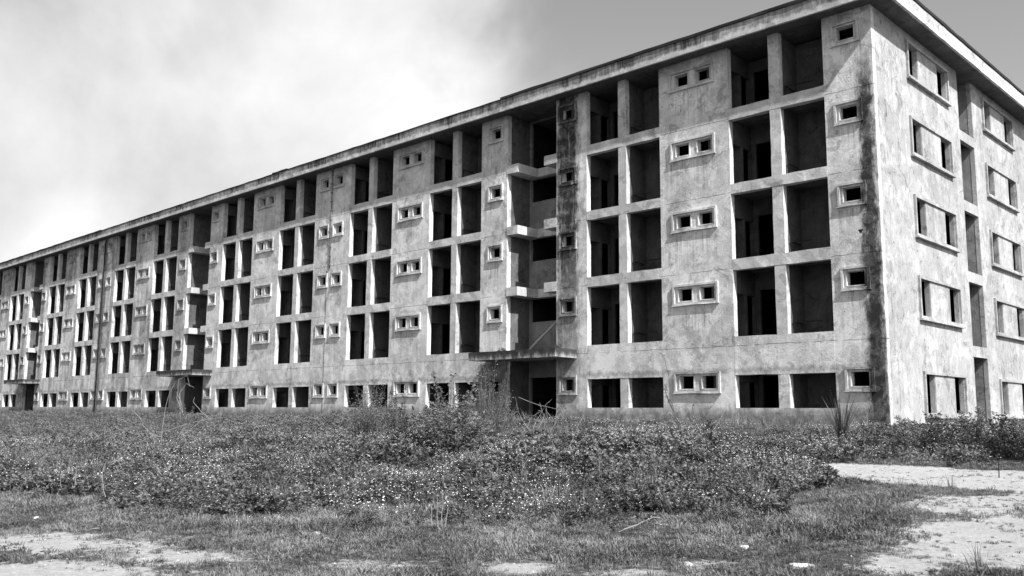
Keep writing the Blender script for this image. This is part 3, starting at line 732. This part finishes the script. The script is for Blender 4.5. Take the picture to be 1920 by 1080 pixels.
# ---- plants one can point to
def at_px(u, v): p = unpix(u, v); return Vector((float(p[0]), float(p[1]), float(H(p[0], p[1]))))
def px_m(loc):
    """metres per photo pixel at that place"""
    d_ = np.array(loc)-CAM; return float(d_@FX)/F_PX
def shrub(loc, wd, h, n, L, label, seed, m=None, group='shrubs in front of the building', spikes=5, cat='shrub', airy=0.0):
    r = random.Random(seed); root = empty('shrub', loc, label, cat, group)
    st = MB(); V = []; Fc = []
    nb_ = max(9, int(n/70))
    for b_ in range(nb_):
        a = r.uniform(0, 6.283); q = wd*(.15+.85*math.sqrt(r.random())); hh = h*r.uniform(.45, .85)*(1-.45*(q/wd)**2)
        if b_ < spikes: hh = h*r.uniform(.8, 1.0); q *= .7
        p0 = Vector((q*.25*math.cos(a), q*.25*math.sin(a), -.05)); p2 = Vector((q*math.cos(a), q*math.sin(a), hh))
        p1 = (p0+p2)/2+Vector((r.uniform(-.1, .1), r.uniform(-.1, .1), hh*.1))
        st.tube([p0, p1, p2], [.010, .007, .003], 4)
        for k in range(int(n/nb_)):
            t_ = r.uniform(.2, 1.02) if not airy else r.uniform(.1, 1.02)
            c = p0*(1-t_)**2+p1*2*t_*(1-t_)+p2*t_*t_; j = wd*.16*(1.15-t_)
            c = np.array(c)+np.array([r.gauss(0, j), r.gauss(0, j), r.gauss(0, j*.8)])
            if c[2] < .02: c[2] = r.uniform(.02, .2)
            d1 = rnd_dir(r, .2); d2 = perp(d1, r); LL = L*r.uniform(.6, 1.3)
            leaf_quads(V, Fc, c, d1, d2, LL, LL*r.uniform(.38, .6))
    link('stems', st.mesh('stems', M_STEM), root); link('foliage', mesh_from('foliage', V, Fc, m or M_LEAF), root)
    return root
SH = [  # u, v of the foot, half width and height as seen in the photo, leaves, leaf size, label
 (845, 868, 78, 168, 9000, .085, 'large leafy shrub in the weeds before the ground floor windows left of the first entrance', M_LEAF, 7, 0),
 (770, 862, 48, 98, 2400, .075, 'lower bush joined to the left flank of the largest shrub', M_LEAFD, 5, 0),
 (918, 850, 58, 185, 9500, .042, 'feathery pale bush rising before the window left of the first entrance', M_GRASS, 8, 1),
 (692, 822, 52, 124, 4600, .06, 'twiggy bush covering the pair of ground floor openings in the middle of the wall', M_LEAF, 8, 1),
 (742, 820, 26, 96, 1300, .07, 'narrow dark bush under the double window left of the first entrance', M_LEAFD, 4, 0),
 (620, 790, 9, 20, 260, .09, 'small dark bush against the wall below the paired small windows', M_LEAFD, 3, 0),
 (1332, 808, 14, 22, 300, .06, 'small tuft of leaves below the double window nearest the corner', M_LEAFD, 3, 0),
 (1705, 845, 36, 66, 1400, .065, 'shrub beside the corner of the building under the gable wall', M_LEAF, 5, 0),
 (1765, 852, 40, 80, 1600, .065, 'broad shrub under the left ground floor gable window', M_LEAFD, 8, 0),
 (1826, 855, 36, 92, 1600, .065, 'tall shrub before the narrow slot in the gable wall', M_LEAF, 8, 0),
 (1882, 858, 44, 84, 1900, .065, 'dense dark shrub under the right ground floor gable window', M_LEAFD, 8, 0),
 (1940, 862, 46, 90, 1700, .065, 'shrub cut by the right edge of the picture beside the track', M_LEAF, 6, 0),
 (1640, 842, 30, 40, 800, .065, 'low bush left of the gable end above the track', M_LEAF, 4, 0),
 (120, 797, 34, 26, 800, .08, 'rough bush near the third entrance at the far end', M_LEAF, 5, 1),
 (345, 800, 30, 44, 900, .07, 'straggly bush left of the second entrance', M_LEAF, 7, 1),
]
for i, (u, v, wd, h, n, L, lab, m_, sp, ai) in enumerate(SH):
    p_ = at_px(u, v); k_ = px_m(p_)
    shrub(p_, wd*k_, h*k_, n, L, lab, 40+i, m_, spikes=sp, airy=ai)

def branchy(loc, name, label, cat, stems, m, leaves=0, seed=1, L=.07, group=None, rad=.0075):
    """stems: polylines (sideways, up) in photo pixels from the foot; some depth is added"""
    r = random.Random(seed); root = empty(name, loc, label, cat, group); k_ = px_m(loc)
    V = []; Fc = []
    for pts in stems:
        dz = r.uniform(-.35, .35)*k_*max(abs(q) for p in pts for q in p)
        P_ = []
        for j_, (a, b_) in enumerate(pts):
            c = dz*j_/len(pts); P_.append(Vector((rt[0]*a*k_-RT[1]*c, rt[1]*a*k_+RT[0]*c, b_*k_)))
        Q = []
        for i in range(len(P_)-1):
            for t_ in (0, .33, .66): Q.append(P_[i].lerp(P_[i+1], t_)+Vector((r.uniform(-1, 1), r.uniform(-1, 1), r.uniform(-1, 1)))*.8*k_)
        Q.append(P_[-1]); n = len(Q)
        link('stem', MB().tube(Q, [rad*(1-.7*i/n) for i in range(n)], 5).mesh('stem', m), root)
        for k in range(leaves):
            t_ = r.uniform(.25, 1); c = np.array(Q[min(n-1, int(t_*n))])+np.array([r.gauss(0, .03), r.gauss(0, .03), r.gauss(0, .03)])
            d1 = rnd_dir(r, .1); leaf_quads(V, Fc, c, d1, perp(d1, r), L*r.uniform(.5, 1.2), L*.4)
    if V: link('leaves', mesh_from('leaves', V, Fc, M_LEAFD), root)
    return root
G_ = 'dry stalks in the weeds'
branchy(at_px(1293, 832), 'tall_weed', 'tall thin branching weed in front of the double window nearest the corner', 'plant',
        [[(0, 0), (-15, 30), (-28, 60), (-34, 90), (-36, 125), (-42, 160), (-48, 168)], [(-14, 28), (10, 38), (28, 50), (44, 72)],
         [(-30, 62), (-40, 80), (-46, 98), (-46, 112)], [(0, 36), (6, 50), (8, 72)], [(-14, 28), (-24, 40), (-34, 55)], [(-8, 10), (-18, 25), (-24, 45)]], M_STEM, 22, 5, .075, rad=.018)
branchy(at_px(1330, 816), 'dry_stalk', 'pale dry stalk leaning right below the balcony openings nearest the corner', 'plant', [[(0, 0), (18, 22), (32, 45), (44, 78)]], M_DRY, 0, 6, group=G_)
branchy(at_px(1000, 815), 'dry_canes', 'tangle of dry canes in the first entrance under the canopy', 'dry plant',
        [[(0, 0), (-18, 22), (-30, 48), (-34, 70)], [(-5, 0), (8, 30), (20, 50), (30, 38)], [(4, 0), (20, 35), (12, 60)], [(-14, 0), (-6, 30), (12, 42)],
         [(14, 0), (26, 32), (22, 55), (34, 66)], [(30, 0), (45, 30), (58, 52)], [(-20, 8), (-8, 18)], [(16, 20), (24, 45), (40, 24)], [(-28, 70), (10, 55), (60, 45)], [(40, 20), (46, 58), (58, 35)]], M_DRY, 3, 8, .10, G_, .009)
branchy(at_px(1052, 890), 'dry_stalk', 'long dry stalk leaning up to the right in the middle of the weeds', 'plant', [[(0, 0), (10, 30), (18, 58), (30, 85), (45, 115)], [(16, 55), (24, 36), (30, 12)]], M_DRY, 0, 9, group=G_)
branchy(at_px(893, 892), 'dry_stalk', 'dry stalk leaning right from the foot of the largest shrub', 'plant', [[(0, 0), (14, 18), (30, 42)]], M_DRY, 0, 10, group=G_)
branchy(at_px(890, 838), 'dry_stalk', 'bent dry stalk crossing the foot of the feathery bush', 'plant', [[(0, 0), (2, 25), (18, 38), (38, 52)]], M_DRY, 0, 11, group=G_)
branchy(at_px(1160, 1000), 'dry_stalk', 'thick pale stalk lying slanted over the grass right of centre', 'plant', [[(0, 3), (35, 16), (65, 30), (78, 30)]], M_DRY, 0, 12, group=G_, rad=.010)
branchy(at_px(1190, 945), 'dry_stalk', 'short stalk standing in the weeds right of the middle', 'plant', [[(0, 0), (8, 18), (22, 42)]], M_DRY, 0, 13, group=G_)
branchy(at_px(822, 992), 'dry_stalk', 'clump of upright pale stalks before the middle weeds', 'plant', [[(0, 0), (-3, 30), (-2, 62)], [(5, 0), (8, 45), (6, 75)], [(-12, 0), (-14, 48)], [(12, 0), (18, 40)]], M_DRY, 0, 14, group=G_, rad=.006)
branchy(at_px(200, 945), 'dry_stalk', 'arching stalk at the left with its tip bowed down', 'plant', [[(0, 0), (-9, 22), (-17, 45), (-18, 66)]], M_DRY, 0, 15, group=G_, rad=.006)
branchy(at_px(125, 932), 'dry_stalk', 'thin stalk curving left near the left edge', 'plant', [[(0, 0), (-12, 22), (-16, 48)], [(14, 2), (13, 58)]], M_DRY, 0, 16, group=G_, rad=.006)
branchy(at_px(300, 850), 'dry_canes', 'long bowed canes crossing before the second entrance', 'dry plant',
        [[(0, 0), (2, 50), (4, 85), (12, 115), (22, 135)], [(-38, 60), (-50, 70), (-66, 82)], [(-45, 18), (-10, 35), (30, 50), (75, 62), (120, 68)], [(-40, 55), (-24, 40), (-10, 26)], [(10, 10), (30, 25), (45, 50)],
         [(20, 18), (48, 40), (70, 58), (80, 66)], [(0, 30), (-25, 38), (-52, 34)], [(48, 18), (42, 40), (52, 58)]], M_DRY, 0, 17, group=G_, rad=.009)
branchy(at_px(352, 797), 'dry_canes', 'drooping dry canes in the dark second entrance', 'dry plant',
        [[(0, 0), (-22, 50), (-18, 85), (-2, 92), (6, 72)], [(-14, 0), (-20, 60), (-10, 78), (4, 70)], [(40, 12), (24, 25), (8, 42), (10, 52)], [(-6, 0), (-16, 45), (-26, 62)], [(20, 0), (34, 12), (30, 22)]], M_DRY, 3, 18, .12, G_, .016)
branchy(at_px(690, 818), 'dry_stalk', 'bare stalk rising through the twiggy bush to the first floor sill', 'plant', [[(0, 0), (-8, 50), (-5, 90), (4, 125), (12, 143)]], M_DRY, 0, 19, group=G_, rad=.009)
branchy(at_px(1816, 850), 'dry_stalk', 'two thin stalks beside the narrow slot in the gable wall', 'plant', [[(0, 0), (-6, 40), (-14, 80), (-17, 100)], [(5, 0), (2, 45)]], M_STEM, 2, 20, group=G_)
for i, (u, v, lab) in enumerate(((465, 870, 'slender stalk in the weeds left of centre'), (560, 905, 'wispy stalk among the flowers left of centre'), (90, 860, 'slender stalk among the weeds at far left'), (980, 900, 'short forked stalk in the weeds below the first entrance'), (1230, 870, 'thin stalk among the flowers below the tall branching weed'))):
    r = random.Random(60+i); a = r.uniform(-15, 15)
    branchy(at_px(u, v), 'dry_stalk', lab, 'plant', [[(0, 0), (a*.4, 22), (a, 48)], [(a*.4, 22), (a*.4+9, 36)]], M_DRY, 0, 60+i, group=G_, rad=.006)
# spiky clump of broad grass blades near the corner
def blade_clump(loc, label, n, h, seed, wdt=.03):
    r = random.Random(seed); root = empty('spiky_grass', loc, label, 'grass clump')
    for k in range(n):
        a = r.uniform(0, 6.283); dr = Vector((math.cos(a), math.sin(a), 0)); hh = h*r.uniform(.45, 1); ln = hh*r.uniform(.1, .55); sd_ = dr.cross(Vector((0, 0, 1)))*wdt*r.uniform(.6, 1)
        V = []; Fc = []; b0 = dr*.05
        for i in range(5):
            t_ = i/4; c = b0+dr*ln*t_**1.8+Vector((0, 0, hh*t_)); w_ = (1-t_**2)+.03
            V += [c-sd_*w_*.5, c+Vector((0, 0, 0))+dr*.004, c+sd_*w_*.5]
        for i in range(4):
            q = i*3; Fc += [[q, q+1, q+4, q+3], [q+1, q+2, q+5, q+4]]
        link('blade', mesh_from('blade', V, Fc, M_LEAFD), root)
blade_clump(at_px(1579, 843), 'spiky clump of dark broad grass blades near the corner of the building', 44, 1.55, 5, .045)
# stones
def stone(loc, s, label, seed, fl=.5):
    r = random.Random(seed); V = []; Fc = []; nu, nv = 9, 6
    for j in range(nv+1):
        ph = math.pi*j/nv
        for i in range(nu):
            th = 2*math.pi*i/nu; q = 1+.22*math.sin(3*th+seed)*math.sin(ph)+r.uniform(-.14, .14)
            V.append((s*q*math.sin(ph)*math.cos(th), s*.7*q*math.sin(ph)*math.sin(th), s*fl*q*math.cos(ph)+s*fl*.4))
    for j in range(nv):
        for i in range(nu):
            a = j*nu+i; b_ = j*nu+(i+1) % nu; Fc.append([a, a+nu, b_+nu, b_])
    o = link('stone', mesh_from('stone', V, Fc, M_STONE), None, loc); o['label'] = label; o['category'] = 'stone'; o['group'] = 'pale stones lying in the grass'
    o.rotation_euler.z = r.uniform(0, 6)
for i, (u, v, s, lab, fl_) in enumerate(((1500, 1062, .13, 'flat white stone in the grass at bottom right of centre', .16), (1396, 1030, .055, 'small white stone on the dark grass right of centre', .6), (1290, 1062, .06, 'small white stone at the bottom edge right of centre', .5),
        (593, 1003, .065, 'broken pale lump of rubble in the grass left of centre', .45), (612, 1012, .04, 'smaller pale lump beside the rubble left of centre', .5), (68, 973, .05, 'small pale stone in the grass at far left', .5), (1742, 957, .035, 'tiny white stone at the edge of the lower bare ground', .6), (1130, 962, .05, 'white stone among dark leaves in the middle', .5))):
    stone(at_px(u, v), s, lab, 80+i, fl_)
# thin stake at the far edge of the track
p = at_px(1873, 896); sk = link('stake', MB().tube([(0, 0, -.05), (.01, 0, .15), (0, .01, .30)], [.012, .011, .009], 6).mesh('stake', M_STEEL), None, p)
sk['label'] = 'short dark stake standing on the pale track at the right'; sk['category'] = 'stake'
# pole fallen across the first stair recess
pl = MB().tube([(-17.25, .65, 3.50), (-16.55, .75, 4.12), (-15.35, .9, 5.05)], [.075, .065, .06], 8); org = Vector((-17.25, .65, 3.5))
po = link('fallen_pole', pl.mesh('fallen_pole', M_WOOD, org, True), None, org); po['label'] = 'pale pole leaning across the first stair recess above the canopy'; po['category'] = 'pole'
# weeds on the canopy
blk = [(-13.95, 'small weed growing on the right end of the first entrance canopy', 1), (-17.4, 'low weed growing on the left half of the first entrance canopy', 2)]
for x_, lab, sd2 in blk: shrub(Vector((x_, -.9, 3.44)), .22, .26, 140, .06, lab, 90+sd2, M_LEAFD, 'weeds on the canopy', 2, 'weed')
